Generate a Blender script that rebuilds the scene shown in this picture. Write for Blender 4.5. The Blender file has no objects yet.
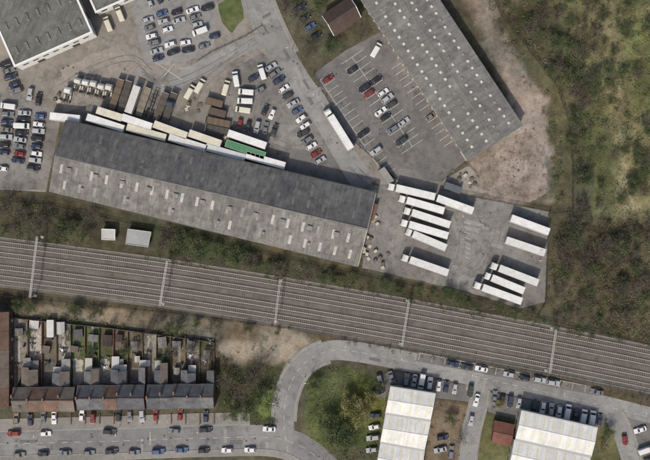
import bpy, math, random
import numpy as np
from mathutils import Vector
from mathutils.geometry import tessellate_polygon
random.seed(7); RNG=np.random.default_rng(11)
S=0.35; H=380.0
ZM=.094; ZV=.098
def P(px,py,h=0.0):
    s=S*(1-h/H); return ((px-325)*s,(230-py)*s)
def lin(v):
    v/=255.0; return v/12.92 if v<=0.04045 else ((v+0.055)/1.055)**2.4
K=0.8
def C(r,g,b,k=K):
    m=(r+g+b)/3; r,g,b=[m+(c-m)*.92 for c in (r,g,b)]
    return (lin(r)*k,lin(g)*k*.99,lin(b)*k*.955,1)
def link(o): bpy.context.scene.collection.objects.link(o); return o
# ---------------------------------------------------------------- materials
class NT:
    def __init__(s,name,rough=0.85,metal=0,spec=0.3):
        s.m=bpy.data.materials.new(name); s.m.use_nodes=True; s.t=s.m.node_tree; s.n=s.t.nodes
        s.b=s.n['Principled BSDF']; s.b.inputs['Roughness'].default_value=rough
        s.b.inputs['Metallic'].default_value=metal; s.b.inputs['Specular IOR Level'].default_value=spec
    def new(s,t,**k):
        n=s.n.new(t)
        for a,b in k.items(): setattr(n,a,b)
        return n
    def l(s,a,b): s.t.links.new(a,b)
    def coord(s,rot=0,scale=(1,1,1)):
        g=s.new('ShaderNodeNewGeometry'); m=s.new('ShaderNodeMapping'); m.vector_type='TEXTURE'
        m.inputs['Rotation'].default_value=(0,0,rot); s.l(g.outputs['Position'],m.inputs['Vector'])
        if scale==(1,1,1): return m.outputs[0]
        m2=s.new('ShaderNodeMapping'); m2.inputs['Scale'].default_value=scale; s.l(m.outputs[0],m2.inputs['Vector'])
        return m2.outputs[0]
    def noise(s,vec,scale,detail=3,rough=.6):
        n=s.new('ShaderNodeTexNoise'); n.inputs['Scale'].default_value=scale; n.inputs['Detail'].default_value=detail
        n.inputs['Roughness'].default_value=rough; s.l(vec,n.inputs['Vector']); return n.outputs['Fac']
    def ramp(s,fac,a,b,va,vb):
        n=s.new('ShaderNodeMapRange'); n.inputs['From Min'].default_value=a; n.inputs['From Max'].default_value=b
        n.inputs['To Min'].default_value=va; n.inputs['To Max'].default_value=vb; s.l(fac,n.inputs['Value']); return n.outputs[0]
    def mix(s,fac,a,b,mode='MIX'):
        n=s.new('ShaderNodeMixRGB'); n.blend_type=mode
        for i,v in ((0,fac),(1,a),(2,b)):
            if hasattr(v,'links'): s.l(v,n.inputs[i])
            else: n.inputs[i].default_value=v
        return n.outputs[0]
    def mul(s,col,val): return s.mix(1.0,col,val,'MULTIPLY')
    def out(s,col):
        if hasattr(col,'links'): s.l(col,s.b.inputs['Base Color'])
        else: s.b.inputs['Base Color'].default_value=col
        return s.m
def ground_mat(name,c,c2=None,var=.25,fine=.18,big=.03,stain=None,rot=0,slab=None,patches=0,rough=.9,streak=None,crack=0):
    t=NT(name,rough,0,.2); v=t.coord(rot)
    col=c
    if c2: col=t.mix(t.ramp(t.noise(v,big,3,.65),.42,.6,0,1),c,c2)
    if stain: col=t.mix(t.ramp(t.noise(v,big*5,4,.75),.5,.66,0,.9),col,stain)
    if patches:
        vo=t.new('ShaderNodeTexVoronoi'); vo.distance='CHEBYCHEV'; vo.inputs['Scale'].default_value=patches; t.l(v,vo.inputs['Vector'])
        sp=t.new('ShaderNodeSeparateColor'); t.l(vo.outputs['Color'],sp.inputs[0])
        col=t.mul(col,t.ramp(sp.outputs[0],0,1,.88,1.1))
    if crack:
        nz=t.new('ShaderNodeTexNoise'); nz.inputs['Scale'].default_value=.25; nz.inputs['Detail'].default_value=2; t.l(v,nz.inputs['Vector'])
        vm=t.new('ShaderNodeVectorMath',operation='MULTIPLY_ADD'); vm.inputs[1].default_value=(9,9,0); t.l(nz.outputs['Color'],vm.inputs[0]); t.l(v,vm.inputs[2])
        vo=t.new('ShaderNodeTexVoronoi'); vo.feature='DISTANCE_TO_EDGE'; vo.inputs['Scale'].default_value=crack; t.l(vm.outputs[0],vo.inputs['Vector'])
        col=t.mul(col,t.ramp(vo.outputs['Distance'],.004,.018,.82,1))
    if slab:
        b=t.new('ShaderNodeTexBrick'); b.offset=0; b.inputs['Scale'].default_value=1; b.inputs['Brick Width'].default_value=slab[0]
        b.inputs['Row Height'].default_value=slab[1]; b.inputs['Mortar Size'].default_value=slab[2]
        b.inputs['Color1'].default_value=(1,1,1,1); b.inputs['Color2'].default_value=(.86,.86,.86,1); b.inputs['Mortar'].default_value=(slab[3],)*3+(1,)
        t.l(v,b.inputs['Vector']); col=t.mul(col,b.outputs['Color'])
    if streak:
        v2=t.coord(rot,streak); col=t.mul(col,t.ramp(t.noise(v2,1,3,.7),.3,.7,1-var,1+var))
    col=t.mul(col,t.ramp(t.noise(v,.35,4,.72),.3,.7,1-var,1+var))
    col=t.mul(col,t.ramp(t.noise(v,4.5,1,.7),.3,.7,1-fine,1+fine))
    return t.out(col)
def plain(name,c,rough=.6,metal=0,spec=.4,var=.08,sc=1.5):
    t=NT(name,rough,metal,spec); v=t.coord(); return t.out(t.mul(c,t.ramp(t.noise(v,sc,2,.6),.3,.7,1-var,1+var)))
def roof_mat(name,c,c2,rot,pitch=1.05,rows=3.2,var=.2,dark=.82,rough=.8,big=.06,stain=None):
    return ground_mat(name,c,c2,var=var,fine=.1,big=big,rot=rot,slab=(pitch,rows,.05,dark),streak=(1.2,.12,.5),rough=rough,stain=stain)
def attr_mat(name,var=.3,fine=.3,rough=.95,fs=3.0,simple=False):
    t=NT(name,rough,0,.1); a=t.new('ShaderNodeAttribute'); a.attribute_name='Col'
    if simple: return t.out(a.outputs['Color'])
    v=t.coord()
    col=t.mul(a.outputs['Color'],t.ramp(t.noise(v,.5,4,.8),.3,.7,1-var,1+var))
    col=t.mul(col,t.ramp(t.noise(v,fs,2,.75),.3,.7,1-fine,1+fine)); return t.out(col)
M={}
M['glass']=plain('window_glass',(.02,.025,.03,1),.08,0,.6)
M['tyre']=plain('tyre_rubber',(.02,.02,.02,1),.8)
M['metal']=plain('galvanised_steel',C(182,180,174),.5,.2)
M['dmetal']=plain('dark_steel',C(78,75,72),.6,.3)
M['lampw']=plain('headlamp_lens',(.7,.7,.68,1),.1)
M['lampr']=plain('tail_lamp_lens',(.35,.01,.01,1),.2)
def paint():
    t=NT('vehicle_paint',.28,0,.5); o=t.new('ShaderNodeObjectInfo'); v=t.coord()
    col=t.mul(o.outputs['Color'],t.ramp(t.noise(v,2.5,2,.7),.3,.7,.9,1.06)); return t.out(col)
M['paint']=paint()
def tpaint():
    t=NT('trailer_paint',.45,0,.35); o=t.new('ShaderNodeObjectInfo'); v=t.coord()
    col=t.mul(o.outputs['Color'],t.ramp(t.noise(v,.6,3,.75),.3,.7,.8,1.05))
    col=t.mix(t.ramp(t.noise(v,1.7,3,.8),.56,.75,0,.45),col,C(144,136,122)); return t.out(col)
M['tpaint']=tpaint()
M['brick']=ground_mat('red_brick',C(120,86,73),C(106,80,70),var=.15,slab=(.3,.1,.012,1.3))
M['white']=plain('white_cladding',C(222,222,220),.5)
M['cream']=plain('cream_render',C(186,180,165),.8)
M['line']=plain('road_paint',C(196,196,192),.7,var=.35,sc=2)
M['kerb']=plain('kerb_stone',C(150,148,143),.85,var=.2)
M['trough']=plain('cable_trough_concrete',C(128,124,117),.9,var=.25)
M['bark']=plain('bark',(.06,.05,.04,1),.95,var=.3)
M['leaf']=attr_mat('foliage',simple=True)
M['timber']=plain('weathered_timber',C(106,96,82),.9,var=.25)
# ---------------------------------------------------------------- mesh builder
class MB:
    def __init__(s): s.v=[]; s.f=[]; s.m=[]
    def add(s,vs,fs,m=0):
        o=len(s.v); s.v+=[tuple(v) for v in vs]
        for f in fs: s.f.append([i+o for i in f]); s.m.append(m)
    def box(s,c,d,rz=0,m=0,top=1.0,topx=None):
        cx,cy,cz=c; a,b,h=d[0]/2,d[1]/2,d[2]/2; tx=topx if topx is not None else top
        ca,sa=math.cos(rz),math.sin(rz); vs=[]
        for z,fx,fy in ((-h,1,1),(h,tx,top)):
            for x,y in ((-a,-b),(a,-b),(a,b),(-a,b)):
                x*=fx;y*=fy; vs.append((cx+x*ca-y*sa,cy+x*sa+y*ca,cz+z))
        s.add(vs,[(3,2,1,0),(4,5,6,7),(0,1,5,4),(1,2,6,5),(2,3,7,6),(3,0,4,7)],m)
    def cyl(s,p0,p1,r0,r1,n=8,m=0,cap=True):
        p0=Vector(p0);p1=Vector(p1);d=(p1-p0).normalized(); a=d.orthogonal().normalized(); b=d.cross(a); vs=[]
        for p,r in ((p0,r0),(p1,r1)):
            for i in range(n):
                t=2*math.pi*i/n; vs.append(p+a*math.cos(t)*r+b*math.sin(t)*r)
        fs=[(i,(i+1)%n,n+(i+1)%n,n+i) for i in range(n)]
        if cap: fs+=[tuple(range(n))[::-1],tuple(range(n,2*n))]
        s.add(vs,fs,m)
    def prism(s,poly,z0,z1,m=0,mt=None):
        n=len(poly); ar=sum(poly[i][0]*poly[(i+1)%n][1]-poly[(i+1)%n][0]*poly[i][1] for i in range(n))
        if ar<0: poly=poly[::-1]
        vs=[(x,y,z0) for x,y in poly]+[(x,y,z1) for x,y in poly]
        s.add(vs,[(i,(i+1)%n,n+(i+1)%n,n+i) for i in range(n)],m)
        tr=tessellate_polygon([[Vector((x,y,0)) for x,y in poly]])
        s.add([(x,y,z1) for x,y in poly],[tuple(t) for t in tr],m if mt is None else mt)
    def slab(s,q,th,m=0):
        q=[Vector(p) for p in q]; n=(q[1]-q[0]).cross(q[2]-q[0]).normalized()
        if n.z<0: q=q[::-1]; n=-n
        lo=[p-n*th for p in q]; k=len(q)
        s.add(q+lo,[tuple(range(k)),tuple(range(k,2*k))[::-1]]+[((i+1)%k,i,k+i,k+(i+1)%k) for i in range(k)],m)
    def obj(s,name,mats,loc=(0,0,0),rz=0,parent=None,origin=None,link_=True):
        me=bpy.data.meshes.new(name)
        vs=s.v
        if origin: vs=[(v[0]-origin[0],v[1]-origin[1],v[2]-origin[2]) for v in vs]
        me.from_pydata(vs,[],s.f)
        for m in mats: me.materials.append(M[m] if isinstance(m,str) else m)
        me.polygons.foreach_set('material_index',s.m); me.update()
        if not link_: return me
        o=bpy.data.objects.new(name,me); o.location=loc; o.rotation_euler=(0,0,rz); link(o)
        if parent: o.parent=parent
        elif origin: o.location=origin
        return o
def empty(name,loc):
    e=bpy.data.objects.new(name,None); e.location=loc; e.empty_display_size=.5; return link(e)
def inst(name,me,x,y,rz,col=None,z=0,sc=1):
    o=bpy.data.objects.new(name,me); o.location=(x,y,z); o.rotation_euler=(0,0,rz); o.scale=(sc,sc,sc) if not isinstance(sc,tuple) else sc
    if col: o.color=col
    return link(o)
# ---------------------------------------------------------------- numpy noise
def vnoise(x,y,sc,seed):
    g=np.random.default_rng(seed).random((256,256)); x=x/sc+1000; y=y/sc+1000
    xi=np.floor(x).astype(int); yi=np.floor(y).astype(int); fx=x-xi; fy=y-yi; fx=fx*fx*(3-2*fx); fy=fy*fy*(3-2*fy)
    a=g[xi%256,yi%256];b=g[(xi+1)%256,yi%256];c=g[xi%256,(yi+1)%256];d=g[(xi+1)%256,(yi+1)%256]
    return (a*(1-fx)+b*fx)*(1-fy)+(c*(1-fx)+d*fx)*fy
def fbm(x,y,sc,seed,o=4):
    r=0;w=0
    for i in range(o): r=r+vnoise(x,y,sc/2**i,seed+i)*.6**i; w+=.6**i
    return r/w
def sdist(X,Y,poly):
    ins=np.zeros(X.shape,bool); dm=np.full(X.shape,1e9); n=len(poly)
    for i in range(n):
        x0,y0=poly[i];x1,y1=poly[(i+1)%n]; dx,dy=x1-x0,y1-y0
        t=np.clip(((X-x0)*dx+(Y-y0)*dy)/(dx*dx+dy*dy+1e-9),0,1)
        dm=np.minimum(dm,np.hypot(X-x0-t*dx,Y-y0-t*dy))
        c=((y0>Y)!=(y1>Y))
        with np.errstate(divide='ignore',invalid='ignore'): xx=x0+(Y-y0)*dx/(dy if dy!=0 else 1e-9)
        ins^=c&(X<xx)
    return np.where(ins,dm,-dm)
def W(pts): return [P(*p) for p in pts]
# ---------------------------------------------------------------- rail centreline
RX=[-400,-60,34,163,277,405,553,650,1000]; RY=[230,255,266,283,301,323,351,370.5,445]
def railc(x,off=0):
    return float(np.interp(x,RX,RY))+off
def rail_line(off,x0=-260,x1=900,step=12):
    pts=[]
    for x in range(x0,x1,step):
        y=(railc(x-25)+railc(x)+railc(x+25))/3; pts.append(P(x,y+off*1.015))
    return pts
# ---------------------------------------------------------------- terrain
Z_=[ # polygon(px), colour, soft(m), warp(m)
 ([(-300,-300),(950,-300),(950,760),(-300,760)],C(86,83,67),1,0),
 ([(560,-300),(900,-300),(900,900),(690,420),(600,330),(590,230),(598,150),(575,80),(545,20)],C(114,111,80),4,14),
 ([(600,-60),(618,-60),(622,60),(628,140),(640,230),(620,230),(606,120)],C(138,130,99),2,7),
 ([(625,20),(700,20),(700,130),(640,120)],C(98,103,66),3,12),
 ([(585,90),(612,100),(612,215),(590,205)],C(98,102,66),3,10),
 ([(600,-60),(650,-60),(660,10),(610,6)],C(84,87,59),3,10),
 ([(560,225),(660,215),(665,340),(600,330),(545,310)],C(88,81,63),3,10),
 ([(470,-60),(548,-40),(556,60),(580,150),(572,215),(548,200),(545,110),(505,40)],C(88,86,64),2,6),
 ([(436,-60),(475,-60),(500,30),(542,90),(550,190),(520,210),(455,195),(468,160),(522,125)],C(126,116,105),1.5,4),
 ([(500,60),(545,100),(550,200),(520,160)],C(144,132,122),1.5,5),
 ([(-60,188),(50,195),(357,268),(370,275),(470,295),(560,318),(700,350),(700,372),(-60,250)],C(76,73,57),1,3),
 ([(150,225),(255,245),(270,268),(160,250)],C(66,72,50),1.5,5),
 ([(-60,280),(300,318),(430,345),(700,400),(700,420),(360,350),(300,360),(200,385),(-60,330)],C(86,79,63),1,3),
 ([(-60,302),(140,312),(300,335),(310,345),(220,336),(60,318),(-60,312)],C(122,113,97),1.5,4),
 ([(200,322),(300,330),(322,345),(296,372),(240,372),(214,352)],C(138,128,112),1.5,5),
 ([(214,322),(262,326),(256,340),(222,338)],C(104,93,76),1.5,5),
 ([(205,365),(285,362),(278,430),(225,425)],C(76,76,55),1.5,4),
 ([(303,372),(345,366),(388,378),(386,450),(310,450)],C(86,95,57),1,3),
 ([(340,380),(388,384),(384,420),(350,430)],C(106,109,59),2,5),
 ([(322,374),(350,372),(346,392),(326,396)],C(100,104,70),2,5),
 ([(255,392),(276,385),(270,424),(258,420)],C(88,100,56),1,2),
 ([(425,400),(476,404),(466,470),(418,470)],C(118,103,86),1,3),
 ([(480,395),(520,405),(510,470),(474,470)],C(98,100,68),1,3),
 ([(588,424),(612,420),(620,470),(584,470)],C(100,100,70),1,2),
 ([(286,-20),(364,-20),(372,40),(320,66),(300,40)],C(80,78,62),1,3),
]
def paint_ground(X,Y):
    n1=fbm(X,Y,9,5); n2=fbm(X,Y,2.5,25)
    col=np.zeros(X.shape+(3,))
    for i,(pl,c,soft,warp) in enumerate(Z_):
        d=sdist(X,Y,W(pl))+(n1-.5)*warp*1.6+(n2-.5)*warp*.7
        w=np.clip(d/soft*.5+.5,0,1)[...,None]
        col=col*(1-w)+np.array(c[:3])*w
    g=fbm(X,Y,14,77); g2=fbm(X,Y,3.2,91)
    k=(1+(g-.5)*1.0+(g2-.5)*.9)[...,None]
    hue=(fbm(X,Y,7,133)-.5)[...,None]*np.array([.3,0,-.2])
    return col*k*(1+hue)
xs=np.concatenate([[-3000,-1200,-500,-250],np.arange(-150,150.1,.5),[250,500,1200,3000]])
ys=np.concatenate([[-3000,-1200,-500,-200],np.arange(-112,112.1,.5),[200,500,1200,3000]])
X,Y=np.meshgrid(xs,ys); col=paint_ground(X,Y)
me=bpy.data.meshes.new('ground'); nx,ny=len(xs),len(ys)
co=np.stack([X,Y,np.zeros_like(X)],-1).reshape(-1,3)
idx=np.arange(nx*ny).reshape(ny,nx); q=np.stack([idx[:-1,:-1],idx[:-1,1:],idx[1:,1:],idx[1:,:-1]],-1).reshape(-1,4)
def npmesh(me,co,q):
    n=q.shape[1]; me.vertices.add(len(co)); me.vertices.foreach_set('co',co.astype(np.float32).ravel())
    me.loops.add(q.size); me.loops.foreach_set('vertex_index',q.astype(np.int32).ravel())
    me.polygons.add(len(q)); me.polygons.foreach_set('loop_start',np.arange(0,q.size,n,dtype=np.int32)); me.polygons.foreach_set('loop_total',np.full(len(q),n,np.int32))
    me.update(calc_edges=True)
def setcol(me,rgb):
    a=me.color_attributes.new('Col','FLOAT_COLOR','POINT'); c=np.ones((len(rgb),4),np.float32); c[:,:3]=rgb; a.data.foreach_set('color',c.ravel())
npmesh(me,co,q); setcol(me,np.clip(col.reshape(-1,3),.005,.9)); me.materials.append(attr_mat('rough_ground',.32,.34))
link(bpy.data.objects.new('ground',me))
# ---------------------------------------------------------------- sheets & ribbons
zc=[0.02]; ST=.004
def sheet(name,pts,mat,z=None,jit=0):
    if z is None: zc[0]+=ST; z=zc[0]
    poly=W(pts)
    if jit:
        out=[]
        for i in range(len(poly)):
            a=np.array(poly[i]);b=np.array(poly[(i+1)%len(poly)]); n=max(2,int(np.hypot(*(b-a))/1.2)); nn=np.array([-(b-a)[1],(b-a)[0]])/np.hypot(*(b-a)); w=0
            for k in range(n):
                w=w*.8+RNG.normal(0,jit); out.append(tuple(a+(b-a)*k/n+nn*w*(1 if 0<k else 0)))
        poly=out
    mb=MB(); tr=tessellate_polygon([[Vector((x,y,0)) for x,y in poly]])
    fs=[]
    for t in tr:
        a,b,c=[poly[i] for i in t]
        fs.append(tuple(t) if (b[0]-a[0])*(c[1]-a[1])-(b[1]-a[1])*(c[0]-a[0])>0 else tuple(t)[::-1])
    mb.add([(x,y,z) for x,y in poly],fs,0); return mb.obj(name,[mat])
def smooth(pts,n=8):
    pts=[np.array(p,float) for p in pts]; P_=[2*pts[0]-pts[1]]+pts+[2*pts[-1]-pts[-2]]; out=[]
    for i in range(1,len(P_)-2):
        for k in range(n):
            t=k/n;a,b,c,d=P_[i-1:i+3]
            out.append(.5*((2*b)+(-a+c)*t+(2*a-5*b+4*c-d)*t*t+(-a+3*b-3*c+d)*t**3))
    out.append(pts[-1]); return out
def offs(line,o):
    r=[]
    for i,p in enumerate(line):
        a=line[max(i-1,0)];b=line[min(i+1,len(line)-1)]; d=np.array(b)-np.array(a); d=d/np.hypot(*d); r.append((p[0]-d[1]*o,p[1]+d[0]*o))
    return r
def strip(mb,line,o1,o2,z0,z1,m=0):
    A=offs(line,o1);B=offs(line,o2)
    for i in range(len(line)-1):
        vs=[(*A[i],z1),(*A[i+1],z1),(*B[i+1],z1),(*B[i],z1)]
        if o2>o1: vs=vs[::-1]; 
        f=[(0,1,2,3)]
        if z1-z0>.01:
            vs+=[(v[0],v[1],z0) for v in vs]; f+=[(0,1,5,4),(2,3,7,6)]
            if i==0: f.append((3,0,4,7))
            if i==len(line)-2: f.append((1,2,6,5))
        mb.add(vs,f,m)
def road(name,pts,wpx,mat,pl=None,pr=None,dash=None,pave_mat=None):
    line=smooth(W(pts)); w=wpx*S/2; mb=MB(); zc[0]+=ST; z=zc[0]; strip(mb,line,-w,w,z,z,0); mb.obj(name,[mat])
    n=len(line)
    for side,segs in ((1,pl or []),(-1,pr or [])):
        for (t0,t1,pw) in segs:
            sub=line[int(t0*n):max(int(t1*n),int(t0*n)+2)]
            mb=MB(); o1=side*w; o2=side*(w+.22); o3=side*(w+pw*S); strip(mb,sub,o1,o2,0,z+.125,1); strip(mb,sub,o2,o3,0,z+.12,0); mb.obj('pavement',[pave_mat or MP,'kerb'])
    if dash:
        mb=MB(); acc=0
        for i in range(n-1):
            a=np.array(line[i]);b=np.array(line[i+1]); L=np.hypot(*(b-a)); k=int(L/.5)+1
            for j in range(k):
                if int((acc+L*j/k)/dash)%2==0: strip(mb,[a+(b-a)*j/k,a+(b-a)*(j+1)/k],-.06,.06,ZM,ZM)
            acc+=L
        if mb.v: mb.obj('road_marking',['line'])
    return line
MP=ground_mat('paving',C(146,143,137),C(130,127,121),var=.14,fine=.12,slab=(.9,.6,.03,.8))
A_road=ground_mat('road_asphalt',C(124,124,124),C(136,135,133),var=.1,fine=.08,big=.05,stain=C(110,109,109),patches=.06,crack=.07)
A_side=ground_mat('side_road_asphalt',C(134,133,132),C(145,144,141),var=.1,fine=.08,big=.05,stain=C(119,118,116),patches=.05,crack=.06)
A_park=ground_mat('car_park_asphalt',C(110,108,106),C(123,120,117),var=.16,fine=.12,big=.04,stain=C(97,94,91),patches=.08,crack=.1)
Y_conc=ground_mat('yard_concrete',C(148,141,133),C(133,127,119),var=.15,fine=.13,big=.03,stain=C(115,108,99),rot=math.radians(-13),slab=(5,6,.05,.9),patches=.045,crack=.07)
Y_gray=ground_mat('yard_asphalt',C(134,131,127),C(118,115,111),var=.18,fine=.13,big=.05,stain=C(99,95,91),patches=.07,crack=.1)
Y_truck=ground_mat('truck_yard_concrete',C(140,138,134),C(125,122,118),var=.15,fine=.1,big=.045,stain=C(106,102,97),rot=math.radians(-14),slab=(4.5,9,.07,.87),crack=.09)
Y_pink=ground_mat('broken_concrete',C(152,140,131),C(130,118,107),var=.3,fine=.26,big=.06,stain=C(104,94,82),patches=.12,crack=.15)
D_ball=ground_mat('ballast',C(113,107,100),C(101,96,89),var=.16,fine=.24,big=.05,stain=C(91,85,77),rot=math.radians(-10))
D_trk=ground_mat('track_bed_ballast',C(90,84,78),C(101,95,89),var=.18,fine=.24,big=.04,stain=C(80,74,67),rot=math.radians(-10))
D_rep=ground_mat('asphalt_repair_dark',C(104,103,102),C(112,111,110),var=.12); L_rep=ground_mat('asphalt_repair_light',C(148,146,142),C(140,138,135),var=.12)
lineB=[np.array(p) for p in rail_line(0)]
mb=MB(); strip(mb,lineB,-8.8,8.8,0,.03,0); mb.obj('railway_ballast',[D_ball])
mb=MB(); strip(mb,lineB,-.75,-.25,.04,.04,0); mb.obj('track_drain_strip',[ground_mat('dark_ballast',C(78,72,64),C(94,88,80),var=.2)])
sheet('yard_ground',[(-120,-120),(262,-120),(262,30),(300,88),(332,128),(378,192),(360,195),(60,122),(46,192),(-60,186),(-120,180)],Y_conc)
sheet('storage_yard_ground',[(232,70),(262,52),(292,86),(328,140),(335,165),(300,168),(285,150),(232,138),(224,100)],Y_gray,jit=.12)
sheet('yard_dark_patch',[(255,140),(300,150),(345,158),(374,190),(300,178),(250,164)],A_park,jit=.25)
sheet('yard_dark_patch',[(100,84),(170,82),(176,112),(104,112)],Y_gray,jit=.4)
sheet('parking_ground',[(-120,92),(20,94),(58,112),(60,122),(46,190),(-60,186),(-120,180)],Y_gray,jit=.1)
sheet('parking_ground',[(132,8),(150,-20),(214,-20),(216,30),(214,52),(170,66),(144,62)],A_side,jit=.15)
sheet('yard_light_patch',[(60,70),(118,44),(138,64),(150,82),(100,80),(70,92)],ground_mat('worn_concrete',C(160,151,142),C(146,138,129),var=.18,stain=C(130,121,111),crack=.1),jit=.3)
sheet('grass_verge',[(218,4),(240,-8),(244,18),(232,33),(222,22)],ground_mat('mown_grass',C(80,92,54),C(94,100,62),var=.3,fine=.3,big=.1),jit=.1)
sheet('loading_apron',[(66,112),(90,104),(290,154),(286,176),(62,122)],ground_mat('stained_concrete',C(126,121,115),C(113,108,103),var=.2,stain=C(92,88,83),big=.06,rot=math.radians(-13),slab=(4,5,.06,.85)),jit=.2)
road('road',[(262,40),(240,48),(215,62),(190,74),(172,86)],15,A_side)
road('road',[(238,-60),(258,0),(276,42),(300,84),(322,112),(344,150),(366,186)],25,A_side,pl=[(0,.42,4)],pr=[(0,.3,3)])
sheet('car_park',[(314,74),(346,50),(384,30),(466,160),(440,182),(398,180),(345,134)],A_park,jit=.05)
sheet('service_yard',[(380,186),(372,176),(350,140),(398,180),(440,182),(470,166),(490,190),(458,200),(430,196)],Y_conc,jit=.2)
sheet('broken_concrete_pad',[(470,162),(526,128),(545,150),(542,196),(515,206),(490,196),(478,186)],Y_pink,jit=.5)
sheet('truck_yard',[(372,186),(390,182),(440,190),(550,212),(545,302),(520,308),(470,292),(362,268)],Y_truck,jit=.1)
sheet('truck_yard_stain',[(455,225),(500,220),(505,262),(478,278),(450,262)],ground_mat('oily_concrete',C(119,116,112),C(132,129,125),var=.2,stain=C(100,96,91)),jit=.5)
zc[0]=.02
road('street',[(-90,447),(0,444),(120,441),(210,438),(285,440),(330,470),(360,520)],24,A_road,pl=[(0,.6,13)],pr=[(0,.9,7)],dash=2.2)
road('road',[(288,452),(284,425),(287,395),(300,368),(322,353),(350,351),(420,364),(500,382),(580,400),(660,420),(800,456)],20,A_side,pl=[(.12,.42,3)],pr=[(.12,.44,3)],dash=1.8)
sheet('parking_bays',[(418,352),(600,388),(599,396),(416,361)],A_park)
road('side_road',[(482,380),(478,405),(470,440),(464,500)],15,A_side,pl=[(.12,1,2.5)],pr=[(.12,1,2.5)])
road('side_road',[(610,408),(622,430),(632,460),(640,500)],16,A_side,pl=[(.15,1,2.5)],pr=[(.15,1,2.5)])
sheet('forecourt',[(378,376),(392,372),(474,386),(470,402),(436,398),(430,392),(391,384),(384,400),(376,398)],A_park)
sheet('forecourt',[(488,392),(606,414),(604,428),(522,411),(520,420),(488,412)],A_park)
sheet('forecourt',[(628,418),(720,440),(720,500),(650,500)],A_park)
for mt,nm in ((D_rep,'asphalt_repair'),(L_rep,'asphalt_repair')):
    mb=MB()
    for _ in range(26):
        k=random.randrange(5)
        if k==0: x=random.uniform(0,270); y=random.uniform(434,448); a=random.choice((0,1.57))+.02
        elif k==1: t=random.random(); x=258+t*75+random.uniform(-7,7); y=10+t*118; a=-1.05+random.choice((0,1.57))
        elif k==2: x=random.uniform(370,590); y=352+(x-350)*.216+random.uniform(-2,3)+2; a=-.21+random.choice((0,1.57))
        elif k==3: x=random.uniform(70,210); y=random.uniform(62,98); a=random.uniform(0,3)
        else: x=random.uniform(455,505); y=random.uniform(215,280); a=-.25
        wx,wy=P(x,y); l,w_=random.uniform(1.2,6),random.uniform(.6,1.4); ca,sa=math.cos(a),math.sin(a)
        pts=[(-l/2,-w_/2),(l/2,-w_/2),(l/2,w_/2),(-l/2,w_/2)]; z=.0885+.0001*_
        mb.add([(wx+p*ca-q_*sa,wy+p*sa+q_*ca,z+(.002 if mt is L_rep else 0)) for p,q_ in pts],[(0,1,2,3)])
    mb.obj(nm,[mt])
# worn tyre tracks left by turning lorries
D_tyre=ground_mat('tyre_track',C(112,109,106),C(126,123,119),var=.2,big=.2)
mb=MB(); kz=0
for pts in ([(452,205),(462,230),(458,262),(440,280)],[(478,208),(486,236),(476,262),(452,276)],[(384,196),(378,220),(382,250),(396,268)],[(500,214),(496,240),(482,262)],[(446,200),(470,214),(500,214),(520,208)],
            [(352,165),(372,184),(392,190),(430,196)],[(170,72),(150,92),(158,104)],[(240,54),(210,78),(196,96),(194,112)],[(60,88),(90,70),(130,58),(150,72)],[(290,76),(262,100),(258,130),(290,148)],[(256,40),(220,62),(170,84),(140,74)]):
    ln=smooth(W(pts),6)
    for o in (-1,1): strip(mb,ln,o-.16,o+.16,.0915+kz*.00005,.0915+kz*.00005); kz+=1
mb.obj('tyre_tracks',[D_tyre])
# ---------------------------------------------------------------- railway tracks
M['rail']=plain('rail_steel',C(182,174,163),.5,.1,var=.15); M['railrust']=plain('rusty_rail_side',C(92,70,56),.9)
M['sleeper']=plain('concrete_sleeper',C(116,110,103),.9,var=.2)
def dense(line,step):
    out=[];acc=0; nxt=0
    for i in range(len(line)-1):
        a=np.array(line[i]);b=np.array(line[i+1]);l=np.hypot(*(b-a)); d=(b-a)/l
        while nxt<acc+l: out.append((a+d*(nxt-acc),math.atan2(d[1],d[0]))); nxt+=step
        acc+=l
    return out
for off in (-18,-7.5,5,15.5):
    line=[np.array(p) for p in rail_line(off)]; mb=MB(); strip(mb,line,-1.45,1.45,.05,.05,3)
    for p,a in dense(line,.72): mb.box((p[0],p[1],.1),(.24,2.4,.14),a,2)
    for s in (-.75,.75):
        strip(mb,line,s-.09,s+.09,.18,.33,0)
    mb.obj('railway_track',['rail','railrust','sleeper',D_trk])
    mb=MB(); w=line[::2]
    for i in range(len(w)-1):
        mb.cyl((*w[i],5.6),(*w[i+1],5.6),.015,.015,3,0,False); mb.cyl((*w[i],6.6),(*w[i+1],6.6),.015,.015,3,0,False)
    mb.obj('overhead_wire',['dmetal'])
for o in (-24.2,22):
    mb=MB(); strip(mb,[np.array(p) for p in rail_line(o)],-.18,.18,.03,.14,0); mb.obj('cable_trough',['trough'])
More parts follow.
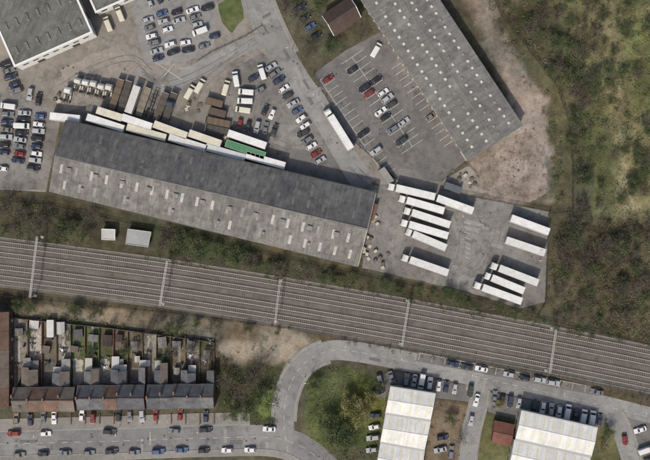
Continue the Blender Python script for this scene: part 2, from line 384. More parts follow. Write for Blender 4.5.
def gantry(x0,y0,x1,y1):
    a=np.array(P(x0,y0,7));b=np.array(P(x1,y1,7)); d=b-a; L=np.hypot(*d); ang=math.atan2(d[1],d[0]); u=d/L; n=np.array([-u[1],u[0]]); mb=MB(); w=.24
    for q in (a,b):
        for s in (-w,w): mb.box((q[0]+n[0]*s,q[1]+n[1]*s,3.7),(.14,.1,7.4),ang)
        for k in range(7): mb.box((q[0],q[1],.8+k),(.07,w*2,.07),ang)
        mb.box((q[0],q[1],.2),(.9,1.0,.4),ang)
    for s in (-w,w):
        for z in (6.5,7.3):
            c=(a+b)/2+n*s; mb.box((c[0],c[1],z),(L+.6,.1,.1),ang)
    k=int(L/1.2)
    for i in range(k):
        p=a+u*L*i/k; r=a+u*L*(i+1)/k; s=w if i%2 else -w
        for z in (6.5,7.3): mb.cyl((*(p+n*s),z),(*(r-n*s),z),.035,.035,4)
        mb.cyl((*(p+n*w),6.5 if i%2 else 7.3),(*(r+n*w),7.3 if i%2 else 6.5),.035,.035,4)
    for f in (.14,.38,.62,.86):
        p=a+d*f; mb.box((p[0],p[1],5.95),(.1,.1,1.1),ang); mb.cyl((*p,5.6),(*(p+n*1.0),5.9),.04,.04,5)
    o=np.append((a+b)/2,0); mb.obj('overhead_line_gantry',['metal'],origin=tuple(o))
for g in ((37,237,30,297),(167,261,160,305),(280,281,275,323),(409,302,402,346),(556,330,550,373),(-90,220,-96,280),(720,360,712,406)): gantry(*g)
# ---------------------------------------------------------------- fences
def fence(name,pts,h=2.2,kind='palisade'):
    line=W(pts); mb=MB()
    if kind=='palisade':
        for p,a in dense(line,.4): mb.box((p[0],p[1],h/2),(.06,.03,h),a)
        for z in (.4,h-.4):
            for i in range(len(line)-1):
                a=np.array(line[i]);b=np.array(line[i+1]);c=(a+b)/2; mb.box((c[0],c[1]-0,z),(np.hypot(*(b-a)),.06,.06),math.atan2(*(b-a)[::-1]))
        for p,a in dense(line,3): mb.box((p[0],p[1],h/2),(.12,.12,h+.04),a)
    else:
        for i in range(len(line)-1):
            a=np.array(line[i]);b=np.array(line[i+1]);c=(a+b)/2; L=np.hypot(*(b-a));an=math.atan2(*(b-a)[::-1])
            mb.box((c[0],c[1],h/2),(L,.09 if kind=='board' else .22,h),an); mb.box((c[0],c[1],h+.03),(L+.06,.14 if kind=='board' else .3,.06),an)
        if kind=='board':
            for p,a in dense(line,1.8): mb.box((p[0],p[1],h/2+.05),(.13,.13,h+.12),a,0)
    return mb.obj(name,[{'palisade':'dmetal','board':'timber','brick':'brick'}[kind]])
fence('palisade_fence',[(480,-40),(500,14),(530,52),(556,85),(568,120),(572,165),(572,212),(548,214),(545,304),(536,318)])
fence('palisade_fence',[(-60,196),(48,205),(200,240),(362,276),(470,298),(536,318),(650,345)],1.8)
fence('palisade_fence',[(-60,286),(30,299),(160,312),(300,330),(420,352),(560,377),(660,398)],1.8)
fence('palisade_fence',[(314,74),(345,134),(398,180)],1.6)
fence('palisade_fence',[(440,190),(550,212)])
fence('palisade_fence',[(262,26),(246,36),(212,52),(196,62)],1.2)
# ---------------------------------------------------------------- buildings
def wall_items(mb,p0,p1,z,w,h,n,m,th=.18,f0=.04,f1=.96):
    p0=np.array(p0[:2]);p1=np.array(p1[:2]);d=p1-p0;an=math.atan2(d[1],d[0])
    for i in range(n):
        p=p0+d*(f0+(f1-f0)*(i+.5)/n); mb.box((p[0],p[1],z+h/2),(w,th,h),an,m)
def gable(name,c,he,hr,wallm,roofN,roofS,over=.3,items=True,th=.12,ridge='metal'):
    A,B,Cc,D=[np.array(P(*q,he)) for q in c]
    cen=(A+B+Cc+D)/4; e=empty(name,(cen[0],cen[1],0)); O=(cen[0],cen[1],0)
    R0=(A+D)/2;R1=(B+Cc)/2; mb=MB()
    for a,b in ((A,B),(Cc,D)): mb.add([(*a,0),(*b,0),(*b,he),(*a,he)],[(0,1,2,3)])
    for a,r,b in ((A,R0,D),(B,R1,Cc)): mb.add([(*a,0),(*b,0),(*b,he),(*r,hr-.02),(*a,he)],[(0,1,2,3,4)])
    mb.obj('walls',[wallm],parent=e,origin=O)
    u=(B-A)/np.hypot(*(B-A)); 
    def slope(p,q,r0,r1,nm,m):
        out=(p-r0)/np.hypot(*(p-r0)); k=(hr-he)/np.hypot(*(p-r0)); mb=MB()
        mb.slab([(*(p+out*over-u*over),he-k*over+.1),(*(q+out*over+u*over),he-k*over+.1),(*(r1+u*over),hr+.1),(*(r0-u*over),hr+.1)],th)
        mb.obj(nm,[m],parent=e,origin=O)
    slope(A,B,R0,R1,'roof_slope',roofN); slope(D,Cc,R0,R1,'roof_slope',roofS)
    mb=MB(); c_=(R0+R1)/2; mb.box((c_[0],c_[1],hr+.13),(np.hypot(*(R1-R0))+2*over-.01,.3,.1),math.atan2(u[1],u[0])); mb.obj('ridge_cap',[ridge],parent=e,origin=O)
    return e,O,(A,B,Cc,D,R0,R1,u)
rot=math.atan2(-(193-121),(375-66))
RW_n=roof_mat('shaded_dark_sheet_roof',C(95,94,95),C(109,108,107),rot,1.1,3.0,.24,.84,stain=C(82,81,81))  # north slope: darker sheeting, its shade from the southern sun put into the colour
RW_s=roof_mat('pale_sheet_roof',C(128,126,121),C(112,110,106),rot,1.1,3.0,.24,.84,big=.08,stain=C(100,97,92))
M['dridge']=plain('dark_ridge_sheet',C(118,117,115),.7)
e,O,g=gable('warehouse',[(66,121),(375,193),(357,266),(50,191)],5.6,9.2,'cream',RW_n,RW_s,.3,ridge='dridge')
A,B,Cc,D,R0,R1,u=g
M['rooflight']=plain('rooflight_plastic',C(134,132,126),.4,var=.25,sc=.8); M['rooflight2']=plain('grimy_rooflight',C(108,106,102),.5,var=.3,sc=.8)
def roofpt(f,s,side,he,hr,lift=.0):
    base=(R0*(1-f)+R1*f); edge=(A*(1-f)+B*f) if side>0 else (D*(1-f)+Cc*f)
    p=base*(1-s)+edge*s; return (p[0],p[1],hr+(he-hr)*s+.1+lift)
def patch(mb,f,s0,s1,wf,side,he,hr,m,lift=.03):
    q=[roofpt(f,s0,side,he,hr,lift),roofpt(f+wf,s0,side,he,hr,lift),roofpt(f+wf,s1,side,he,hr,lift),roofpt(f,s1,side,he,hr,lift)]
    mb.slab(q,.05,m)
mb=MB()
for i in range(20):
    f=.02+i/20.5
    if random.random()<.7: patch(mb,f,.2,.44,.009,1,5.6,9.2,1)
    if random.random()<.5: patch(mb,f,.6,.84,.009,1,5.6,9.2,1)
    patch(mb,f,.2,.45,.009,-1,5.6,9.2,0 if random.random()<.5 else 1)
    if random.random()<.7: patch(mb,f+.018,.62,.86,.009,-1,5.6,9.2,1 if random.random()<.6 else 0)
mb.obj('rooflights',['rooflight','rooflight2'],parent=e,origin=O)
mb=MB()
for i in range(11):
    p=roofpt(.05+i/11.6,.3,-1,5.6,9.2); mb.box((p[0],p[1],p[2]+.3),(1.5,1.1,.7),rot,0,.8); mb.box((p[0],p[1],p[2]+.72),(1.9,1.4,.12),rot,0,.8)
for i in range(6):
    p=roofpt(.1+i/6.8,.72,-1,5.6,9.2); mb.cyl((p[0],p[1],p[2]-.1),(p[0],p[1],p[2]+.7),.3,.3,10); mb.cyl((p[0],p[1],p[2]+.7),(p[0],p[1],p[2]+.9),.5,.1,10)
mb.obj('roof_vents',['rooflight'],parent=e,origin=O)
mb=MB(); wall_items(mb,A,B,.9,3,3.6,22,0); wall_items(mb,D,Cc,3,2.5,1.2,24,1); wall_items(mb,B,Cc,0,4,4.4,3,0); wall_items(mb,A,D,0,4,4.4,2,0)
mb.obj('doors_and_windows',['metal','glass'],parent=e,origin=O)
mb=MB()
for s,(p,q) in ((1,(A,B)),(-1,(D,Cc))):
    c_=(p+q)/2; n=np.array([-u[1],u[0]])*s; c_=c_+n*.45; mb.box((c_[0],c_[1],5.45),(np.hypot(*(q-p)),.2,.18),rot)
mb.obj('gutters',['dmetal'],parent=e,origin=O)
mb=MB()
for a,b in ((B,R1),(R1,Cc)):
    za=5.75 if a is B else 9.35; zb=9.35 if b is R1 else 5.75; mb.cyl((*(a+u*.36),za-.02),(*(b+u*.36),zb-.02),.12,.12,6)
mb.obj('verge_flashing',['cream'],parent=e,origin=O)
d=np.array([-.552,-.834]); c0=np.array([468,160.]);c1=np.array([522,125.]); L=250
rotR=math.atan2(.834,-.552)
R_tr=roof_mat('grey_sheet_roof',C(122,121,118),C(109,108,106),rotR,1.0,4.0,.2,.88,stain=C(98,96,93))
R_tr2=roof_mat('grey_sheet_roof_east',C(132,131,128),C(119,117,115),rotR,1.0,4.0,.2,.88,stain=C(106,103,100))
e,O,g=gable('industrial_building',[tuple(c0),tuple(c0+d*L),tuple(c1+d*L),tuple(c1)],5.5,7.3,'cream',R_tr,R_tr2,.3,ridge='dridge')
A,B,Cc,D,R0,R1,u=g
M['skyl']=plain('skylight_dome',C(196,195,186),.3,var=.2)
mb=MB()
for i in range(30):
    f=.025+i/30.5
    for side,ss in ((1,(.22,.68)),(-1,(.22,.68))):
        for s in ss:
            q=roofpt(f+(.012 if s>.5 else 0),s,side,5.5,7.3); mb.box((q[0],q[1],q[2]+.1),(1.05,.95,.3),rotR,0 if random.random()<.85 else 1,.75)
mb.obj('skylights',['skyl','rooflight'],parent=e,origin=O)
mb=MB(); wall_items(mb,A,B,1,2.2,1.4,26,1); wall_items(mb,D,Cc,1,2.2,1.4,26,1); wall_items(mb,A,D,0,4,4.0,3,0); mb.obj('doors_and_windows',['metal','glass'],parent=e,origin=O)
def edge_trim(mb,c,h,w=.5,th=.5,m=0):
    for i in range(4):
        a=np.array(c[i][:2]);b=np.array(c[(i+1)%4][:2]);q=(a+b)/2;dd=b-a; mb.box((q[0],q[1],h),(np.hypot(*dd)+(w if i%2==0 else -w),w,th),math.atan2(dd[1],dd[0]),m)
def flat(name,c,h,wallm,roofm,trim='white',tw=.5,win=8,extra=None):
    q=[np.array(P(*k,h)) for k in c]; cen=sum(q)/4; O=(cen[0],cen[1],0); e=empty(name,O)
    mb=MB(); mb.prism([tuple(k) for k in q],0,h); mb.obj('walls',[wallm],parent=e,origin=O)
    mb=MB(); mb.slab([(*(cen+(k-cen)*.995),h+.12) for k in q],.1); mb.obj('roof',[roofm],parent=e,origin=O)
    mb=MB(); edge_trim(mb,q,h+.1,tw,.45); mb.obj('parapet',[trim],parent=e,origin=O)
    mb=MB()
    for i in range(4):
        L=np.hypot(*(q[(i+1)%4]-q[i])); n=max(1,int(L/4)); wall_items(mb,q[i],q[(i+1)%4],h*.55,2,1.2,n,0)
        wall_items(mb,q[i],q[(i+1)%4],0,min(2.6,L*.3),min(2.6,h*.5),max(1,n//3),1)
    mb.obj('windows_and_doors',['glass','dmetal'],parent=e,origin=O)
    return e,O,q,cen
rotL=math.atan2(34,77)
R_tl=roof_mat('olive_sheet_roof',C(114,114,108),C(101,101,95),-rotL,1.2,3.5,.2,.86,stain=C(90,90,84))
ax=np.array([.915,-.404]); up=np.array([-.404,-.915])
c=np.array([15,66.]); e,O,q,cen=flat('factory',[tuple(c),tuple(c+ax*84),tuple(c+ax*84+up*150),tuple(c+up*150)],9,'white',R_tl,'white',.7)
mb=MB()
for j in range(3):
    for i in range(7):
        k=c+ax*(8+i*11.5)+up*(14+j*26); x,y=P(k[0],k[1],9); mb.box((x,y,9.3),(1.0,3.0,.3),rotL,0,.8)
mb.obj('rooflights',['rooflight2'],parent=e,origin=O)
c=np.array([96,12.]); flat('office_block',[tuple(c),tuple(c+ax*40),tuple(c+ax*40+up*60),tuple(c+up*60)],6,'white',R_tl,'white',.7)
c=np.array([-36,40.]); flat('factory',[tuple(c),tuple(c+ax*30),tuple(c+ax*30+up*40),tuple(c+up*40)],6,'brick',R_tl,'white',.5)
R_br=ground_mat('brown_tile_roof',C(88,74,67),C(77,65,60),var=.2,slab=(.4,.35,.05,.8),rot=math.radians(32))
e,O,g=gable('brick_house',[(323,15),(349,-2),(360,18),(335,35)],4.6,7.2,'brick',R_br,R_br,.4,ridge='dmetal')
mb=MB(); wall_items(mb,g[0],g[1],1,1.4,1.3,3,0); wall_items(mb,g[3],g[2],1,1.4,1.3,3,0); wall_items(mb,g[1],g[2],0,1,2.1,1,1); mb.obj('windows_and_door',['glass','white'],parent=e,origin=O)
mb=MB()
for a,b,z0,z1,s in ((g[0],g[4],4.6,7.2,-1),(g[4],g[3],7.2,4.6,-1),(g[1],g[5],4.6,7.2,1),(g[5],g[2],7.2,4.6,1)):
    mb.cyl((*(a+g[6]*.45*s),z0+.1),(*(b+g[6]*.45*s),z1+.1),.13,.13,6)
mb.obj('bargeboards',['white'],parent=e,origin=O)
M['cstripe']=plain('cream_rooflight',C(212,202,158),.4,var=.12)
def wmat(rot): return roof_mat('white_sheet_roof',C(228,228,225),C(214,214,211),rot,1.0,30,.06,.92,.5,stain=C(206,205,200))
def unit(c,n,h=6.5,wm='cream'):
    q=[np.array(P(*k,h)) for k in c]; dd=q[1]-q[0]; r=math.atan2(dd[1],dd[0])
    e,O,g=gable('industrial_unit',[c[0],c[1],c[2],c[3]],h,h+.9,wm,wmat(r),wmat(r),.2,ridge='white')
    global A,B,Cc,D,R0,R1,u
    A,B,Cc,D,R0,R1,u=g; mb=MB()
    for i in range(n):
        for side in (1,-1): patch(mb,(i+.45)/n,.14,.82,.12/n,side,h,h+.9,0)
    mb.obj('rooflights',['cstripe'],parent=e,origin=O)
    mb=MB(); wall_items(mb,A,B,0,3,3.5,max(2,n//2),0); wall_items(mb,A,D,1,1.5,1.2,3,1); wall_items(mb,B,Cc,1,1.5,1.2,3,1); wall_items(mb,D,Cc,1,1.5,1.2,3,1); mb.obj('doors_and_windows',['metal','glass'],parent=e,origin=O)
    mb=MB(); edge_trim(mb,g[:4],h-.02,.55,.3); mb.obj('eaves_flashing',['metal'],parent=e,origin=O)
unit([(391,387),(435,394),(430,420),(386,413)],5); unit([(386,414.5),(430,421.5),(424,450),(381,442)],5); unit([(381,443.5),(424,451.5),(420,480),(376,472)],5)
unit([(522,411),(597,428),(591,456),(516,439)],8); unit([(515,440.5),(590,457.5),(584,485),(509,468)],8)
unit([(672,440),(740,455),(734,490),(668,475)],8)
R_red=ground_mat('red_roof',C(126,82,73),C(112,76,69),var=.2,slab=(.5,.4,.05,.85))
e,O,g=gable('workshop',[(495,421),(514,425),(510,446),(492,442)],3.2,4.4,'brick',R_red,R_red,.2,ridge='brick')
mb=MB(); wall_items(mb,g[0],g[1],.8,1.2,1.1,2,0); wall_items(mb,g[3],g[2],0,1.2,2.1,2,1); mb.obj('windows_and_doors',['glass','timber'],parent=e,origin=O)
R_lt=ground_mat('pale_felt_roof',C(196,194,189),C(180,178,173),var=.1)
flat('relay_hut',[(102,229),(115,229.5),(115,240),(102,239.5)],2.8,'cream',R_lt,'white',.2)
flat('relay_hut',[(128,229),(151,232),(148,247),(126,244)],2.8,'cream',ground_mat('grey_felt_roof',C(158,159,159),C(142,143,143),var=.1),'metal',.2)
# ---------------------------------------------------------------- terraced houses
slate=[ground_mat('slate_roof_%d'%i,C(*a),C(*b),var=.25,slab=(.5,.4,.05,.8),stain=C(*s),big=.08) for i,(a,b,s) in enumerate([
 ((118,109,102),(102,95,90),(128,110,92)),((94,95,102),(84,85,91),(104,102,99)),((105,107,113),(93,95,101),(89,84,79)),((122,96,83),(106,86,77),(92,81,73)),((114,114,117),(101,101,104),(88,88,88))])]
def terrace(x0,x1,n,yt,yb,mi,ext=18,tilt=0):
    for i in range(n):
        a=x0+(x1-x0)*i/n; b=x0+(x1-x0)*(i+1)/n; rm=slate[mi if random.random()<.6 else random.randrange(5)]; dy=tilt*i+random.uniform(-.3,.3); hr=8.0+random.uniform(-.15,.15)
        e,O,g=gable('brick_house',[(a,yt+dy),(b-.1,yt+dy),(b-.1,yb+dy),(a,yb+dy)],5.4,hr,'brick',rm,rm if random.random()<.85 else slate[4],0.0,ridge='brick' if random.random()<.3 else 'dmetal')
        A_,B_,C_,D_=g[:4]; hw=(B_[0]-A_[0])
        mb=MB(); mb.box(((A_[0]+B_[0])/2,A_[1]+.1,5.4),(hw,.16,.14),0); mb.box(((A_[0]+B_[0])/2,C_[1]-.1,5.4),(hw,.16,.14),0); mb.obj('gutters',['dmetal'],parent=e,origin=O)
        mb=MB(); cy=(A_[1]+D_[1])/2+random.choice((.3,1.6)); mb.box((A_[0]+.35,cy,8.2),(.6,1.2,1.5),0,0)
        for k in (-.36,0,.36): mb.cyl((A_[0]+.35,cy+k,8.95),(A_[0]+.35,cy+k,9.3),.12,.1,8,1)
        mb.obj('chimney',['brick','cream'],parent=e,origin=O)
        mb=MB(); wall_items(mb,D_,C_,3.5,1.1,1.4,2,0); wall_items(mb,(A_[0]+hw*.4,D_[1]),C_,.9,1.5,1.5,1,0); wall_items(mb,A_,B_,3.5,1,1.3,2,0)
        wall_items(mb,D_,(D_[0]+hw*.4,D_[1]),0,.9,2.1,1,1); mb.obj('windows_and_door',['glass','white'],parent=e,origin=O)
        if random.random()<.3:
            mb=MB(); k=A_[0]+hw*.5; mb.slab([(k-.4,D_[1]+1.2,6.35+.28),(k+.4,D_[1]+1.2,6.35+.28),(k+.4,D_[1]+2.3,7.0+.32),(k-.4,D_[1]+2.3,7.0+.32)],.06); mb.obj('roof_window',['glass'],parent=e,origin=O)
        mb=MB(); bx=A_[0]+hw*.66; by=D_[1]; mb.prism([(bx-.9,by-.02),(bx-.55,by-.75),(bx+.55,by-.75),(bx+.9,by-.02)],0,2.7,0,1); mb.obj('bay_window',['cream','dmetal'],parent=e,origin=O)
        l=ext*S*random.uniform(.55,1.25); w=hw*random.uniform(.48,.62); ox=A_[0]+(0 if i%2 else hw-w); y0=A_[1]+.16; mb=MB()
        mb.prism([(ox,y0),(ox+w,y0),(ox+w,y0+l),(ox,y0+l)],0,4.0,0)
        mb.obj('rear_wing_walls',['brick' if random.random()<.6 else 'cream'],parent=e,origin=O)
        mb=MB(); hi=5.2
        if i%2: q=[(ox,y0,hi),(ox,y0+l,hi),(ox+w+.1,y0+l,4.0),(ox+w+.1,y0,4.0)]
        else: q=[(ox+w,y0,hi),(ox+w,y0+l,hi),(ox-.1,y0+l,4.0),(ox-.1,y0,4.0)]
        mb.slab(q,.1); k=ox if i%2 else ox+w
        mb.add([(ox,y0+l,4.0),(ox+w,y0+l,4.0),(k,y0+l,hi-.1)],[(0,1,2)]); mb.obj('rear_wing_roof',[slate[random.choice([mi,mi,1,0,4])]],parent=e,origin=O)
        if random.random()<.65:
            mb=MB(); l2=random.uniform(1.5,4.5); mb.prism([(ox+.1,y0+l+.02),(ox+w-.1,y0+l+.02),(ox+w-.1,y0+l+l2),(ox+.1,y0+l+l2)],0,2.5,0); mb.slab([(ox,y0+l,2.8),(ox+w,y0+l,2.8),(ox+w,y0+l+l2+.1,2.5),(ox,y0+l+l2+.1,2.5)],.08,1)
            mb.obj('lean_to',['brick',random.choice(['rooflight',R_lt,'metal','rooflight2'])],parent=e,origin=O)
terrace(13,75,4,388,412,0,tilt=-.2); terrace(77,145,5,386,410,1,tilt=-.2); terrace(147,214,5,385,409,2,tilt=-.2)
for i in range(5):
    y0=312+i*19; e,O,g=gable('brick_house',[(-18,y0+18.8),(-18,y0),(9,y0),(9,y0+18.8)],5.4,7.8,'brick',slate[3 if i%2 else 0],slate[3 if i in (0,1,4) else 0],0,ridge='brick')
    mb=MB(); r=g[4]; mb.box((r[0],r[1]+.4,8.1),(1.3,.7,1.5),0); 
    for k in (-.4,0,.4): mb.cyl((r[0]+k,r[1]+.4,8.85),(r[0]+k,r[1]+.4,9.2),.12,.1,8)
    mb.obj('chimney',['brick'],parent=e,origin=O)
    mb=MB(); wall_items(mb,g[2],g[3],3.4,1.1,1.3,2,0); wall_items(mb,g[2],g[3],0,.9,2.1,1,1); mb.obj('windows_and_door',['glass','white'],parent=e,origin=O)
ym=[ground_mat('yard_surface_%d'%i,C(*a),C(*b),var=.3,fine=.26,big=.2,stain=C(*s)) for i,(a,b,s) in enumerate([
 ((88,104,60),(78,92,56),(104,98,75)),((148,141,132),(132,124,115),(109,102,93)),((120,105,89),(105,93,77),(86,80,61)),((182,176,167),(161,155,146),(131,123,114)),((83,88,57),(95,89,68),(72,70,51)),((110,106,101),(97,92,88),(84,80,75))])]
ysel=[1,3,2,1,0,0,4,2,2,1,4,2,1,4]
bx=[14+i*14.3 for i in range(15)]
def shed(x,y,w,l,h,m,rz=0):
    cx,cy=P(x,y); mb=MB(); mb.box((cx,cy,h/2),(w,l,h),rz,0); ca,sa=math.cos(rz),math.sin(rz)
    def R(a,b,z): return (cx+a*ca-b*sa,cy+a*sa+b*ca,z)
    a=w/2+.12;b=l/2+.12
    mb.slab([R(-a,-b,h-.02),R(0,-b,h+.45),R(0,b,h+.45),R(-a,b,h-.02)],.05,1); mb.slab([R(a,-b,h-.02),R(0,-b,h+.45),R(0,b,h+.45),R(a,b,h-.02)],.05,1)
    mb.add([R(-w/2,-l/2,h),R(w/2,-l/2,h),R(0,-l/2,h+.4)],[(0,1,2)],0); mb.add([R(-w/2,l/2,h),R(w/2,l/2,h),R(0,l/2,h+.4)],[(0,1,2)],0)
    dx,dy,_=R(0,-l/2-.01,0); mb.box((dx,dy,.95),(.8,.06,1.9),rz,2)
    mb.obj('garden_shed',['timber',m,'dmetal'],origin=(cx,cy,0))
for i in range(14):
    zc[0]=.02
    a,b=bx[i],bx[i+1]; yt=318+i*1.6+random.uniform(-2,2)
    sheet('back_yard',[(a,yt),(b,yt+1),(b,388),(a,388)],ym[ysel[i]])
    k=random.uniform(.3,.6); zc[0]+=.004*(i%2); sheet('back_yard_patio',[(a+1,388),(a+1,388-55*k),(b-random.uniform(1,6),388-52*k),(b-1,388)],ym[random.choice([1,5,2,3])],jit=.15)
    zc[0]=.034
    if random.random()<.6: k=random.uniform(2,7); y=random.uniform(330,350); sheet('garden_path',[(a+k,y-10),(a+k+2.5,y-10),(a+k+3,y+26),(a+k+.5,y+26)],ym[random.choice([1,3,5])],jit=.06)
    fence('garden_fence',[(a,yt),(a+random.uniform(-.5,.5),(yt+386)/2),(a,386)],1.25,random.choice(['board','board','brick']))
    if random.random()<.8: shed((a+b)/2+random.uniform(-2,2),yt+random.uniform(3,16),random.uniform(2,3.4),random.uniform(2.2,4.2),1.9,random.choice(['metal','rooflight2','rooflight',R_lt,R_br,slate[1]]),random.uniform(-.15,.15))
    if random.random()<.5: shed((a+b)/2+random.uniform(-3,3),yt+random.uniform(24,36),random.uniform(1.6,2.4),random.uniform(1.8,2.6),1.7,random.choice(['metal','rooflight',slate[0]]),random.uniform(-.2,.2))
def clutter(x,y):
    wx,wy=P(x,y); mb=MB(); k=random.random()
    if k<.5:
        mb.cyl((wx,wy,.70),(wx,wy,.75),.5,.5,12,0); 
        for t in range(3): mb.cyl((wx+.3*math.cos(t*2.1),wy+.3*math.sin(t*2.1),0),(wx+.15*math.cos(t*2.1),wy+.15*math.sin(t*2.1),.7),.03,.03,5,0)
        for t in range(3):
            cx,cy=wx+.95*math.cos(t*2.1+.4),wy+.95*math.sin(t*2.1+.4); mb.box((cx,cy,.42),(.42,.42,.05),t,0); mb.box((cx+.2,cy,.65),(.05,.42,.5),0,0)
            for sx in (-.17,.17):
                for sy in (-.17,.17): mb.box((cx+sx,cy+sy,.2),(.04,.04,.4),0,0)
        mb.obj('garden_table_set',[random.choice(['white','timber','dmetal'])],origin=(wx,wy,0))
    else:
        mb.box((wx,wy,.5),(.58,.7,1.0),.3,0,1.12); mb.box((wx,wy,1.06),(.68,.82,.1),.3,1); mb.cyl((wx-.25,wy+.3,.12),(wx+.25,wy+.3,.12),.11,.11,8,1)
        mb.obj('wheelie_bin',['dmetal',random.choice(['timber','dmetal','glass'])],origin=(wx,wy,0))
for i in range(14):
    for _ in range(3): clutter(bx[i]+random.uniform(3,11),random.uniform(332,368))
fence('garden_fence',[(14,318),(110,328),(214,342)],1.5,'board'); fence('garden_fence',[(214.2,342),(214.2,386)],1.4,'brick')
for i in range(15): fence('garden_wall',[(bx[i],414),(bx[i],424)],.6,'brick')
# ---------------------------------------------------------------- vehicles
def rring(x0,x1,w,z,r,nseg=2):
    pts=[]
    for cx,cy,a0 in ((x1-r,w-r,0),(x0+r,w-r,90),(x0+r,-w+r,180),(x1-r,-w+r,270)):
        for k in range(nseg+1):
            t=math.radians(a0+90*k/nseg); pts.append((cx+r*math.cos(t),cy+r*math.sin(t),z))
    return pts
def loft(mb,rings,mf,cap=True,capm=0):
    n=len(rings[0])
    for j in range(len(rings)-1):
        for i in range(n):
            k=(i+1)%n; mb.add([rings[j][i],rings[j][k],rings[j+1][k],rings[j+1][i]],[(0,1,2,3)],mf(j,i))
    if cap: mb.add(rings[-1],[tuple(range(n))],capm)
def wheels(mb,xs,w,r=.32,m=2,th=.22):
    for x in xs:
        for s in (-1,1): mb.cyl((x,s*(w-th),r),(x,s*w,r),r,r,12,m); mb.cyl((x,s*w,r),(x,s*(w+.01),r),r*.55,r*.5,8,3)
def car_mesh(kind):
    mb=MB()
    P_={'hatch':(4.0,.86,1.45,-1.85,.75,-1.5,.15,.92),'saloon':(4.6,.9,1.42,-1.65,.95,-1.0,.3,.9),'suv':(4.6,.94,1.7,-2.12,.9,-1.85,.35,1.05)}[kind]
    L,w,h,c0,c1,r0,r1,zb=P_; a=L/2
    g=lambda j,i:0
    loft(mb,[rring(-a+.12,a-.15,w-.08,.2,.3),rring(-a,a,w,.42,.38),rring(-a,a,w,zb-.28,.4),rring(-a+.06,a-.12,w-.04,zb-.12,.45)],g,False)
    ring=rring(-a+.06,a-.12,w-.04,zb-.12,.45); ring2=[(x*.95,y*.93,zb-.0 - max(0,(x-c1))*.09) for x,y,z in ring]
    loft(mb,[ring,ring2],g,True,0)
    gf=lambda j,i:(1 if (i%3==2) else 0) if j==0 else 0
    base=rring(c0,c1,w-.07,zb-.02,.14); top=rring(r0,r1,w-.22,h-.07,.16); top2=rring(r0+.12,r1-.12,w-.36,h,.14)
    loft(mb,[base,top,top2],gf,True,0)
    wheels(mb,(-a+.75,a-.82),w+.01)
    for s in (-1,1):
        mb.box((c1-.25,s*(w+.08),zb+.05),(.2,.2,.14),0,0); mb.box((a-.22,s*(w-.3),zb-.25),(.3,.34,.16),0,4); mb.box((-a+.12,s*(w-.25),zb-.2),(.2,.26,.2),0,5)
    mb.box((a-.02,0,.5),(.08,1.2,.18),0,2); mb.box((-a+.0,0,.55),(.06,.5,.12),0,4)
    return mb.obj('car_'+kind,['paint','glass','tyre','metal','lampw','lampr'],link_=False)
def van_mesh():
    mb=MB(); w=1.0
    loft(mb,[rring(-2.7,2.6,w-.05,.3,.2),rring(-2.75,2.7,w,.5,.25),rring(-2.75,2.7,w,1.0,.25),rring(-2.75,2.55,w,1.25,.25)],lambda j,i:0,False)
    r1=rring(-2.75,2.55,w,1.25,.25); r2=rring(-2.74,1.9,w-.02,1.32,.2)
    loft(mb,[r1,r2],lambda j,i:0,True)
    base=rring(-2.73,1.95,w-.03,1.3,.1);mid=rring(-2.7,1.25,w-.1,2.1,.12);top=rring(-2.55,1.05,w-.25,2.22,.12)
    loft(mb,[base,mid,top],lambda j,i:(1 if i==11 else 0) if j==0 else 0,True,0)
    for s in (-1,1): mb.box((1.2,s*(w-.055),1.65),(.9,.08,.5),0,1); mb.box((1.9,s*(w+.12),1.4),(.16,.24,.3),0,2); mb.box((2.55,s*.7,.95),(.25,.3,.25),0,4); mb.box((-2.74,s*.85,1.2),(.06,.15,.5),0,5)
    for k in range(5): mb.box((-2.1+k*.7,0,2.23),(.06,1.4,.03),0,0)
    wheels(mb,(-1.8,1.75),w+.01,.35)
    return mb.obj('van_body',['paint','glass','tyre','metal','lampw','lampr'],link_=False)
CAR={k:car_mesh(k) for k in ('hatch','saloon','suv')}; VAN=van_mesh()
COLS=[C(218,218,218)]*5+[C(166,168,171)]*5+[C(112,114,117)]*4+[C(44,46,50)]*6+[C(52,60,82)]*3+[C(130,44,40)]*2+[C(70,92,128)]*2+[C(58,64,62)]*2+[C(120,116,102)]
used=[]
def car(x,y,ang,col=None,kind=None,chk=True):
    wx,wy=P(x,y,.8); kind=kind or random.choices(['hatch','saloon','suv','van'],[5,3,3,.7])[0]
    if chk:
        ca,sa=math.cos(math.radians(ang)),math.sin(math.radians(ang)); pts=[(wx+ca*t,wy+sa*t) for t in (-1.35,0,1.35)]
        for p in pts:
            for q in used:
                if (p[0]-q[0])**2+(p[1]-q[1])**2<1.9**2: return
        used.extend(pts)
    if kind=='van': return inst('parked_van',VAN,wx,wy,math.radians(ang),col or C(218,218,216),ZV)
    return inst('parked_car',CAR[kind],wx,wy,math.radians(ang),col or random.choice(COLS),ZV)
def row(x0,y0,x1,y1,n,skip=.1,ang=None,along=False,jx=.4):
    a=math.degrees(math.atan2(-(y1-y0),x1-x0)); 
    for i in range(n):
        if random.random()<skip: continue
        t=i/max(1,n-1); h=(a if along else a+90) if ang is None else ang
        car(x0+(x1-x0)*t+random.gauss(0,jx),y0+(y1-y0)*t+random.gauss(0,jx),h+random.choice((0,180))+random.gauss(0,2.5))
